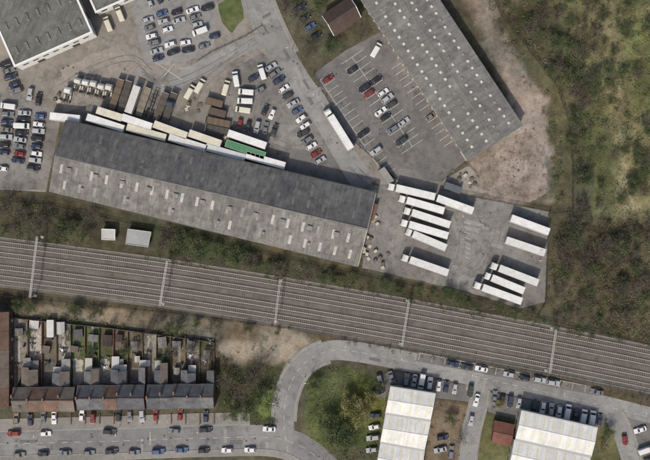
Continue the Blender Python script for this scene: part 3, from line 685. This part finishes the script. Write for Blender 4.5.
def bayrow(x0,y0,x1,y1,side,prob,L=12.8,wd=7.2,base=True,dz=0):
    a=np.array([x0,y0],float);b=np.array([x1,y1],float); d=(b-a)/np.hypot(*(b-a)); n=int(np.hypot(*(b-a))/wd); pp=np.array([d[1],-d[0]])*side; z=ZM+dz; mb=MB()
    for i in range(n+1):
        q=a+d*wd*i; strip(mb,[np.array(P(*q)),np.array(P(*(q+pp*L)))],-.06,.06,z,z)
        if i<n and random.random()<prob:
            c_=q+d*wd*.5+pp*(L*.5+random.gauss(0,.5)); car(c_[0],c_[1],math.degrees(math.atan2(-pp[1],pp[0]))+random.choice((0,180))+random.gauss(0,1.5))
    if base: strip(mb,[np.array(P(*a)),np.array(P(*(a+d*wd*n)))],-.06,.06,z+.001,z+.001)
    mb.obj('bay_marking',['line'])
def trailer_parts(mb,x0,x1,h=4.0,m=0,box=True,deck=False):
    w=1.27; L=x1-x0; cx=(x0+x1)/2
    if box:
        z0=1.15; loft(mb,[rring(x0,x1,w,z0,.06),rring(x0,x1,w,h-.05,.06),rring(x0+.05,x1-.05,w-.05,h,.06)],lambda j,i:m,True,m)
        mb.add(rring(x0,x1,w,z0,.06)[::-1],[tuple(range(12))],2)
        for s in (-1,1): mb.box((cx,s*(w-.0),h-.02),(L,.1,.1),0,3); mb.box((cx,s*(w+.0),z0+.05),(L,.08,.14),0,3)
        for x in (x0+.03,x1-.03): mb.box((x,0,h-.015),(.12,2*w-.12,.1),0,3)
        for k in range(1,9): mb.box((x0+L*k/9,0,h+.004),(.06,2*w-.2,.025),0,m)
        mb.box((x0-.03,0,2.6),(.05,.06,2.8),0,3)
    elif deck:
        mb.box((cx,0,1.25),(L,2.5,.14),0,m)
        for k in range(int(L/.45)): mb.box((x0+.25+k*.45,0,1.325),(.36,2.42,.03),0,m)
        for s in (-1,1): mb.box((cx,s*1.25,1.25),(L,.08,.2),0,2)
        mb.box((x1-.05,0,2.0),(.1,2.45,1.5),0,3)
        for k in range(5): mb.box((x0+.4+k*(L-1)/4,0,1.9),(.08,2.45,.05),0,2); [mb.box((x0+.4+k*(L-1)/4,s*1.2,1.6),(.08,.08,.7),0,2) for s in (-1,1)]
    else:
        for s in (-.45,.45): mb.box((cx,s,1.1),(L,.16,.3),0,2)
        for k in range(9): mb.box((x0+.2+(L-.4)*k/8,0,1.18),(.16,2.4 if k%2==0 else 1.2,.16),0,2)
    for s in (-.5,.5): mb.box((cx,s,.98),(L-.3,.14,.24),0,2)
    wheels(mb,(x0+1.6,x0+2.9,x0+4.2),w,.5,2,.35)
    for s in (-1,1): mb.box((x1-2.8,s*.8,.6),(.14,.14,1.0),0,2); mb.box((cx+.6,s*(w-.03),.8),(3.5,.04,.5),0,3)
    mb.box((x0+.05,0,.6),(.12,2.3,.14),0,3); 
    for s in (-1,1): mb.box((x0-.04,s*1.0,.85),(.05,.3,.12),0,5)
def tractor_parts(mb,xr,m=0):
    f=xr+5.9
    for s in (-.4,.4): mb.box((xr+2.7,s,.9),(5.4,.12,.25),0,2)
    mb.box((xr+1.5,0,1.15),(1.0,.9,.14),0,2)
    loft(mb,[rring(f-2.2,f-.05,1.2,.45,.15),rring(f-2.2,f,1.24,1.3,.25),rring(f-2.2,f,1.24,1.75,.25),rring(f-2.2,f-.15,1.22,2.75,.25),rring(f-2.2,f-.45,1.15,3.2,.25),rring(f-2.15,f-1.0,1.02,3.65,.2)],lambda j,i:1 if (j==2 and i==11) else m,True,m)
    for s in (-1,1):
        mb.box((f-.75,s*1.22,2.2),(.8,.05,.75),0,1); mb.box((f-.25,s*1.42,2.1),(.12,.28,.7),0,2); mb.box((f-.02,s*.9,.75),(.1,.4,.25),0,4); mb.box((xr+2.6,s*1.0,.75),(1.3,.5,.6),0,3)
    mb.box((f-.0,0,.8),(.06,1.3,.7),0,2)
    wheels(mb,(xr+1.2,f-1.4),1.24,.5,2,.33)
def lorry_mesh(cab=True,tr=True,box=True,deck=False):
    mb=MB()
    if cab and tr: trailer_parts(mb,-8.2,5.4,4.0,0,box,deck); tractor_parts(mb,2.3,6)
    elif tr: trailer_parts(mb,-6.8,6.8,4.0,0,box,deck)
    else: tractor_parts(mb,-2.95,6)
    return mb.obj('lorry_mesh',['tpaint','glass','tyre','metal','lampw','lampr','paint'],link_=False)
LOR=lorry_mesh(); TRL=lorry_mesh(False); FLT=lorry_mesh(False,True,False); DCK=lorry_mesh(False,True,False,True); TRC=lorry_mesh(True,False)
def lorry(x1,y1,x2,y2,kind='lor',col=None,sc=None):
    (ax_,ay_),(bx_,by_)=P(x1,y1,3.5),P(x2,y2,3.5); me,nm={'lor':(LOR,'articulated_lorry'),'trl':(TRL,'semi_trailer'),'flt':(FLT,'skeletal_trailer'),'dck':(DCK,'flatbed_trailer'),'cab':(TRC,'tractor_unit')}[kind]
    L=math.hypot(ax_-bx_,ay_-by_); nat={'lor':16.4,'trl':13.6,'flt':13.6,'dck':13.6,'cab':5.9}[kind]; k=max(.6,min(1.06,L/nat))
    used.extend([(ax_+(bx_-ax_)*t/8,ay_+(by_-ay_)*t/8) for t in range(9)])
    inst(nm,me,(ax_+bx_)/2,(ay_+by_)/2,math.atan2(ay_-by_,ax_-bx_),col or random.choice([C(222,222,218),C(214,214,211),C(226,226,224)]),ZV,(k,1,1))
for t in [(388,186,435,197),(399,198,444,211),(404,210,450,225),(401,222,448,236),(406,231,446,248),(402,257,448,273),(491,265,538,283,'lor'),(485,275,524,291,'lor'),(473,284,523,302,'lor'),
          (437,198,473,211,'trl'),(511,218,549,232,'trl'),(506,240,545,253,'trl')]: lorry(*t)
GR=C(76,136,94); CR=C(212,206,186)
for t in [(50,116,80,119,'trl'),(97,110,122,118,'trl',CR),(87,117,124,129,'trl'),(122,117,152,127,'trl'),(127,127,166,138,'trl',CR),(154,124,187,136,'trl',CR),(169,137,207,149,'trl'),(189,133,221,144,'trl',CR),
          (228,133,266,146,'trl'),(226,143,265,156,'trl',GR),(206,147,245,158,'trl',C(200,203,203)),(246,155,285,166,'trl')]: lorry(*t)
lorry(326,109,351,149,'lor')
br=[C(112,97,80),C(84,79,74),C(140,130,114),C(96,86,74)]
for i,(k,c_) in enumerate([('dck',br[0]),('dck',br[1]),('trl',C(206,204,198)),('dck',br[2]),('flt',None),('dck',br[3]),('dck',br[1])]):
    x=110+i*9; lorry(x+10+random.uniform(-1,1),80+i*2.2+random.uniform(-2,2),x,111+i*1.8+random.uniform(-2,2),k,c_)
for i in range(5): x=76+i*7.8; lorry(x+2,76+i*2+random.uniform(-1.5,1.5),x-2,93+i*2,'cab',random.choice([C(220,220,220),C(220,220,220),C(80,100,130),C(214,210,200)]))
lorry(68,86,64,104,'cab'); lorry(170,100,166,116,'cab',C(70,80,96))
for i in range(2): lorry(205,119+i*8,230,124+i*8,'dck',br[i])
for (x,y,a) in ((246,92,175),(245,101,178),(243,110,172),(236,79,100),(262,72,108),(237,103,170),(108,24,112),(120,14,112),(376,50,60),(226,88,75),(190,92,60),(200,86,60)): car(x,y,a,random.choice([C(220,220,218),CR]),'van')
row(147,20,158,58,6,.1); row(162,14,173,52,6,.15); row(177,12,188,50,6,.2); row(193,10,204,46,6,.2); row(207,8,214,36,4,.4)
row(150,2,168,-6,3); row(104,6,112,22,2)
row(6,64,16,90,5,.1); row(30,94,56,108,4,.1,ang=80); row(24,112,18,160,8,.12); row(40,116,34,168,8,.2); row(8,106,2,176,10,.15); row(-8,100,-14,170,9,.15)
row(54,132,48,176,4,.3,along=True)
row(270,66,306,126,9,.12); row(254,78,260,90,2); row(280,100,292,124,4,.12); row(290,112,320,160,8,.1); row(302,150,316,166,3,.2); row(240,124,274,130,5,.1,ang=75); row(258,106,272,114,3,.2)
row(300,8,316,36,4,.1)
bayrow(320,80,386,178,1,.06); bayrow(352,57,414,149,-1,.5,dz=.0005); bayrow(352,57,414,149,1,.42,base=False,dz=.0015); bayrow(402,62,456,142,-1,.3,dz=.002)
row(378,42,384,52,2)
row(4,418,206,415,17,.12,ang=90,jx=1); row(14,434,270,429,9,.35,along=True); row(20,454,250,450,11,.3,along=True)
car(175,434,0,C(220,220,218),'van')
bayrow(420,353,598,388,-1,0,L=7,wd=13)
row(424,358,596,392,13,.2,along=True); row(380,381,392,377,2); row(398,378,470,391,10,.15,ang=80)
row(494,398,600,420,14,.2,ang=80); row(447,414,440,450,4,.4,ang=10); row(476,400,468,440,3,.3,along=True)
row(640,430,652,470,5,.2); row(625,440,630,462,2,.2,along=True); row(378,392,372,450,6,.3,ang=10); row(432,448,470,456,5,.2,ang=80)
mb=MB(); z=ZM
for a,b in (((152,60),(182,80)),((164,76),(174,64))): strip(mb,[np.array(P(*a)),np.array(P(*b))],-.08,.08,z,z); z+=.001
for i in range(8): strip(mb,[np.array(P(464+i*.2,222+i*5)),np.array(P(470,224+i*5))],-.06,.06,z,z)
mb.obj('yard_marking',['line'])
M['iron']=plain('cast_iron',C(78,74,70),.7,.3)
mb=MB()
for _ in range(60):
    x,y=random.choice([(random.uniform(60,240),random.uniform(60,100)),(random.uniform(260,300),random.uniform(20,90)),(random.uniform(0,280),random.uniform(434,448)),(random.uniform(380,540),random.uniform(200,290)),(random.uniform(330,420),random.uniform(70,160))]); wx,wy=P(x,y); mb.cyl((wx,wy,.02),(wx,wy,.0975),.32,.32,10)
mb.obj('manhole_covers',['iron'])
def pallets(cx,cy,n,sp):
    for _ in range(n):
        x,y=P(cx+random.gauss(0,sp),cy+random.gauss(0,sp)); mb=MB(); rz=random.uniform(0,3); h=random.randint(2,8)
        for k in range(h):
            mb.box((x,y,.12+k*.16),(1.2,1.0,.05),rz); mb.box((x,y,.18+k*.16),(1.2,.12,.06),rz); 
        mb.obj('pallet_stack',[random.choice(['timber','cream'])],origin=(x,y,0),loc=(0,0,0))
pallets(366,252,9,5); pallets(380,260,6,4); pallets(376,222,5,4); pallets(368,238,6,3); pallets(455,178,5,5); pallets(222,140,6,3); pallets(470,184,5,4); pallets(190,104,8,5); pallets(60,100,4,3)
def container(x,y,a,col):
    mb=MB(); mb.box((0,0,1.3),(6.05,2.4,2.56),0,0)
    for k in range(20): 
        for s in (-1,1): mb.box((-2.85+k*.3,s*1.21,1.3),(.14,.06,2.4),0,0)
    for k in range(15): mb.box((-2.8+k*.4,0,2.6),(.18,2.2,.05),0,0)
    for sx in (-1,1):
        for sy in (-1,1): mb.box((sx*2.96,sy*1.16,1.3),(.17,.17,2.66),0,1)
    for y_ in (-.6,-.2,.2,.6): mb.cyl((3.06,y_,.2),(3.06,y_,2.5),.025,.025,6,1)
    o=mb.obj('shipping_container',['tpaint','dmetal']); wx,wy=P(x,y); o.location=(wx,wy,ZV); o.rotation_euler=(0,0,math.radians(a)); o.color=col
container(372,212,75,C(130,95,73)); container(452,188,-20,C(92,99,106)); container(215,103,-15,C(110,91,75)); container(218,113,-15,C(92,79,70)); container(386,176,-55,C(150,148,144))
container(52,328,90,C(210,210,206))
def lamp_mesh():
    mb=MB(); mb.cyl((0,0,0),(0,0,1.2),.11,.1,8); mb.cyl((0,0,1.2),(0,0,8),.08,.05,8); mb.cyl((0,0,8),(1.3,0,8.35),.04,.035,6); mb.box((1.6,0,8.35),(.75,.28,.14),0,0); mb.box((1.65,0,8.26),(.5,.2,.05),0,1)
    return mb.obj('lamp',['metal','lampw'],link_=False)
LM=lamp_mesh()
for x,y,a in ((40,428,-90),(120,426,-90),(200,424,-90),(270,400,0),(310,380,180),(345,340,-90),(400,352,-90),(470,368,-100),(560,386,-100),(640,405,-100),(292,50,200),(318,96,200),(400,150,60),(380,100,60),(460,212,-90),(540,260,180)):
    wx,wy=P(x,y); inst('street_lamp',LM,wx,wy,math.radians(a))
# ---------------------------------------------------------------- vegetation
def tris(cen,size,rng,flat=.6):
    n=len(cen); a=rng.normal(0,1,(n,3)); b=rng.normal(0,1,(n,3)); a[:,2]*=flat; b[:,2]*=flat
    a/=np.linalg.norm(a,axis=1)[:,None]; b/=np.linalg.norm(b,axis=1)[:,None]; s=size[:,None]
    return np.stack([cen-a*s*.5,cen+a*s*.5,cen+b*s*.8],1).reshape(-1,3)
PAL_B=np.array([[.108,.092,.064],[.128,.108,.074],[.085,.078,.052],[.142,.122,.086],[.08,.07,.05]])
PAL_G=np.array([[.06,.08,.034],[.075,.092,.038],[.05,.066,.03],[.088,.1,.046]])
PAL_Y=np.array([[.15,.142,.055],[.125,.128,.048],[.165,.15,.065]])
HUT=W([(94,222),(156,222),(156,258),(94,252)])
def scrub(name,poly,dens,rmin,rmax,pg,hard=None,thr=.45,nscale=8,seed=1,hz=.8,per=28):
    rng=np.random.default_rng(seed); pw=W(poly); a=np.array(pw); lo=a.min(0);hi=a.max(0); area=(hi[0]-lo[0])*(hi[1]-lo[1]); n=int(area*dens)
    x=rng.uniform(lo[0],hi[0],n);y=rng.uniform(lo[1],hi[1],n); ok=(sdist(x,y,pw)>.3)&(fbm(x,y,nscale,seed*7+3)>thr)&(sdist(x,y,HUT)<0)
    x=x[ok];y=y[ok]; n=len(x)
    if n==0: return
    r=rng.uniform(rmin,rmax,n); cg=rng.random(n)<pg; base=np.where(cg[:,None],PAL_G[rng.integers(0,4,n)],PAL_B[rng.integers(0,5,n)])*rng.uniform(.75,1.3,n)[:,None]
    k=np.maximum(8,(per*r*r).astype(int)); ii=np.repeat(np.arange(n),k); m=len(ii)
    d=rng.normal(0,1,(m,3)); d/=np.linalg.norm(d,axis=1)[:,None]; d*=rng.random(m)[:,None]**.45; d[:,2]=np.abs(d[:,2])*hz
    d[:,0]*=rng.uniform(.7,1.2,n)[ii]
    cen=np.stack([x[ii],y[ii],np.zeros(m)],1)+d*r[ii][:,None]
    co=tris(cen,rng.uniform(.18,.5,m),rng); col=np.repeat(base[ii]*rng.uniform(.7,1.35,m)[:,None],3,0)
    me=bpy.data.meshes.new(name); npmesh(me,co,np.arange(len(co)).reshape(-1,3)); setcol(me,col); me.materials.append(M['leaf']); link(bpy.data.objects.new(name,me))
scrub('scrub',[(-60,196),(50,204),(200,240),(362,276),(470,298),(560,322),(680,352),(680,358),(540,330),(400,304),(275,281),(160,262),(30,243),(-60,233)],.3,.5,1.6,.6,thr=.34,seed=2)
scrub('scrub',[(-60,292),(60,300),(200,315),(300,326),(300,332),(150,314),(20,306),(-60,303)],.4,.4,1.4,.45,thr=.36,seed=3)
scrub('scrub',[(-60,308),(60,314),(214,336),(214,345),(100,328),(-60,316)],.5,.4,1.5,.5,thr=.3,seed=4)
scrub('scrub',[(205,345),(240,368),(282,366),(276,425),(224,424),(216,380)],.34,.5,1.8,.65,thr=.32,seed=5)
scrub('scrub',[(322,340),(420,358),(560,385),(680,408),(680,398),(560,378),(420,352),(330,334)],.3,.4,1.2,.4,thr=.35,seed=6)
scrub('scrub',[(545,300),(555,225),(590,215),(660,225),(665,345),(600,332)],.36,.6,1.9,.32,thr=.38,seed=7)
scrub('scrub',[(480,-60),(600,-60),(606,20),(590,60),(600,120),(585,215),(574,215),(572,120),(545,70),(505,20)],.34,.6,1.9,.5,thr=.4,seed=8)
scrub('scrub',[(455,-60),(478,-60),(500,20),(540,70),(566,130),(568,210),(552,205),(546,120),(505,50)],.25,.5,1.6,.45,thr=.45,seed=9)
scrub('bushes',[(590,-60),(690,-60),(690,370),(600,300),(596,100)],.18,.4,1.8,.6,thr=.48,seed=10,nscale=12)
scrub('bushes',[(288,-20),(322,-20),(320,14),(338,38),(318,62),(302,40)],.25,.5,1.4,.6,thr=.4,seed=12)
scrub('bushes',[(306,372),(330,370),(318,440),(308,436)],.15,.5,1.2,.8,thr=.4,seed=13)
scrub('bushes',[(14,330),(214,345),(214,372),(14,360)],.12,.3,1.0,.65,thr=.38,seed=14)
scrub('bushes',[(150,228),(255,248),(268,264),(160,248)],.2,.6,1.7,.85,thr=.42,seed=15)
scrub('bushes',[(425,402),(474,406),(465,460),(424,460)],.05,.4,1.0,.5,thr=.4,seed=16)
scrub('bushes',[(486,398),(518,404),(510,420),(486,416)],.15,.4,1.0,.9,thr=.3,seed=17)
scrub('bushes',[(210,326),(300,334),(312,346),(290,366),(240,368),(216,350)],.05,.4,1.2,.5,thr=.45,seed=19)
scrub('weeds',[(458,180),(470,166),(522,132),(545,100),(548,200),(515,204)],.12,.2,.6,.4,thr=.5,seed=18)
def tufts(name,poly,dens,pal,seed):
    rng=np.random.default_rng(seed); pw=W(poly); a=np.array(pw); lo=a.min(0);hi=a.max(0); n=int((hi[0]-lo[0])*(hi[1]-lo[1])*dens)
    x=rng.uniform(lo[0],hi[0],n);y=rng.uniform(lo[1],hi[1],n); ok=(sdist(x,y,pw)>0)&(fbm(x,y,5,seed)+rng.normal(0,.08,n)>.5); x=x[ok];y=y[ok];n=len(x)
    cen=np.stack([x,y,rng.uniform(.05,.35,n)],1); co=tris(cen,rng.uniform(.25,.6,n),rng,.5); col=np.repeat(pal[rng.integers(0,len(pal),n)]*rng.uniform(.7,1.3,n)[:,None],3,0)
    me=bpy.data.meshes.new(name); npmesh(me,co,np.arange(len(co)).reshape(-1,3)); setcol(me,col); me.materials.append(M['leaf']); link(bpy.data.objects.new(name,me))
tufts('long_grass',[(560,-60),(690,-60),(690,380),(600,320),(596,100)],5,np.array([[.155,.145,.085],[.112,.114,.06],[.086,.095,.046],[.175,.163,.1]]),31)
tufts('long_grass',[(303,372),(345,366),(388,378),(386,460),(312,460)],5,np.array([[.08,.097,.042],[.1,.108,.05],[.07,.082,.036]]),33)
def tree_mesh(seed,pal,R=3.0,Ht=7,leafy=True):
    rng=np.random.default_rng(seed); mb=MB(); mb.cyl((0,0,0),(.1,.05,Ht*.45),.24,.15,8); tips=[]
    for i in range(8):
        a=i*2.4+rng.uniform(-.3,.3); l=R*rng.uniform(.55,.95); z=Ht*rng.uniform(.55,.95); p0=(.1,.05,Ht*rng.uniform(.3,.45)); p1=(math.cos(a)*l*.5,math.sin(a)*l*.5,z*.75); p2=(math.cos(a)*l,math.sin(a)*l,z)
        mb.cyl(p0,p1,.11,.07,6,0,False); mb.cyl(p1,p2,.07,.03,5,0,False); tips+=[p1,p2]
        for k in range(3 if leafy else 9):
            t=rng.random(); b=np.array(p1)*(1-t)+np.array(p2)*t; q=b+rng.normal(0,1,3)*R*.28; q[2]=max(q[2],Ht*.4); mb.cyl(b,q,.035,.012,4,0,False); tips.append(tuple(q))
            if not leafy:
                for _ in range(5): s=b+(q-b)*rng.random(); mb.cyl(s,s+rng.normal(0,1,3)*R*.14,.022,.01,3,0,False)
    T=np.array(tips); n=1900 if leafy else 650
    ii=rng.integers(0,len(T),n); sg=R*(.17 if leafy else .2); cen=T[ii]+rng.normal(0,1,(n,3))*sg; sz=rng.uniform(.16,.42,n) if leafy else rng.uniform(.1,.32,n)
    co=tris(cen,sz,rng); clump=pal[rng.integers(0,len(pal),len(T))]*rng.uniform(.7,1.3,len(T))[:,None]; col=np.repeat(clump[ii]*rng.uniform(.75,1.3,n)[:,None],3,0)
    o=len(mb.v); mb.v+= [tuple(v) for v in co]; mb.f+=[[o+3*i,o+3*i+1,o+3*i+2] for i in range(n)]; mb.m+=[1]*n
    me=mb.obj('tree',['bark','leaf'],link_=False); setcol(me,np.concatenate([np.full((o,3),.05),col])); return me
TG=[tree_mesh(s,PAL_G) for s in (1,2,8)]; TB=[tree_mesh(s,PAL_B*1.15,3.2,7.5,False) for s in (3,4,5)]; TY=[tree_mesh(6,PAL_Y)]
def tree(x,y,k='b',sc=1):
    if 90<x<158 and 215<y<268: return
    me=random.choice({'g':TG,'b':TB,'y':TY}[k]); wx,wy=P(x,y,5*sc); inst({'g':'tree','b':'bare_tree','y':'flowering_tree'}[k],me,wx,wy,random.uniform(0,6.28),None,0,sc*random.uniform(.85,1.15))
for t in [(338,436,'g',1.3),(328,424,'g',1),(346,446,'g',1.1),(355,408,'y',1.2),(362,416,'y',.9),(372,400,'y',.8),(350,398,'y',.8),(380,388,'g',.7),(315,384,'g',.7),(262,394,'g',.8),(240,392,'b',1.2),(228,404,'g',1),(252,380,'b',1),(246,412,'g',.9),(234,416,'g',.8),(256,402,'g',.7),
          (225,382,'b',1),(212,352,'b',.8),(258,368,'b',.9),(296,14,'b',.9),(308,52,'b',.8),(330,46,'g',.8),(318,4,'g',.8),(362,34,'b',.7),(285,8,'b',.7),
          (182,240,'g',1),(200,246,'g',1.1),(216,250,'g',.9),(236,256,'g',1),(250,262,'b',1),(168,236,'b',.9),(90,214,'b',1),(70,226,'b',.9),(20,212,'b',1),(40,222,'b',1.1),(4,204,'b',1),(280,268,'b',.9),(310,274,'b',.8),(335,280,'g',.7),
          (172,352,'b',.9),(192,350,'b',.9),(205,366,'b',.7),(124,352,'g',.6),(140,340,'b',.8),(90,352,'g',.6),(66,338,'b',.6),(28,334,'g',.6),(160,362,'g',.5),(450,420,'g',.6),(462,440,'b',.6),(500,404,'y',.6),(610,432,'g',.7),(604,446,'b',.7)]: tree(*t)
def inpoly(x,y,pl): q=P(x,y); return sdist(np.array([q[0]]),np.array([q[1]]),W(pl))[0]>0
for _ in range(115):
    x=random.uniform(486,604);y=random.uniform(-10,215)
    if inpoly(x,y,[(484,-20),(600,-20),(604,30),(590,120),(590,215),(574,215),(572,130),(548,74)]): tree(x,y,'b' if random.random()<.55 else 'g',random.uniform(.5,1.05))
for _ in range(64): tree(random.uniform(555,652),random.uniform(222,325),'b' if random.random()<.75 else 'g',random.uniform(.4,1.0))
for _ in range(32): tree(random.uniform(598,652),random.uniform(0,215),random.choice('bgg'),random.uniform(.4,.85))
for _ in range(52): x=random.uniform(0,560); tree(x,railc(x)-34+random.uniform(-4,4),random.choice('bggg'),random.uniform(.35,.7))
for _ in range(24): x=random.uniform(0,180); tree(x,207+x*.24+random.uniform(-6,10),random.choice('bgg'),random.uniform(.45,.8))
for _ in range(26): x=random.uniform(0,300); tree(x,305+x*.105+random.uniform(-4,7),random.choice('bbgg'),random.uniform(.35,.7))
# ---------------------------------------------------------------- light, sky, camera
el,az=math.radians(48),math.radians(200)
w=bpy.data.worlds.new('World'); bpy.context.scene.world=w; w.use_nodes=True; nt=w.node_tree; bg=nt.nodes['Background']
sk=nt.nodes.new('ShaderNodeTexSky'); sk.sky_type='NISHITA'; sk.sun_disc=False; sk.sun_elevation=el; sk.sun_rotation=az; sk.dust_density=4.0; nt.links.new(sk.outputs[0],bg.inputs[0]); bg.inputs[1].default_value=.15
ld=bpy.data.lights.new('sun','SUN'); ld.energy=3.2; ld.angle=math.radians(2.5); ld.color=(1,.95,.88); lo=bpy.data.objects.new('sun',ld); lo.rotation_euler=(math.pi/2-el,0,-(az-math.pi)); link(lo)
cd=bpy.data.cameras.new('camera'); cd.sensor_width=36; cd.lens=36*H/(650*S); cd.clip_end=5000; cd.clip_start=1; co_=bpy.data.objects.new('camera',cd); co_.location=(0,0,H); link(co_); bpy.context.scene.camera=co_
sc=bpy.context.scene; sc.view_settings.view_transform='Standard'; sc.view_settings.look='None'; sc.view_settings.exposure=0
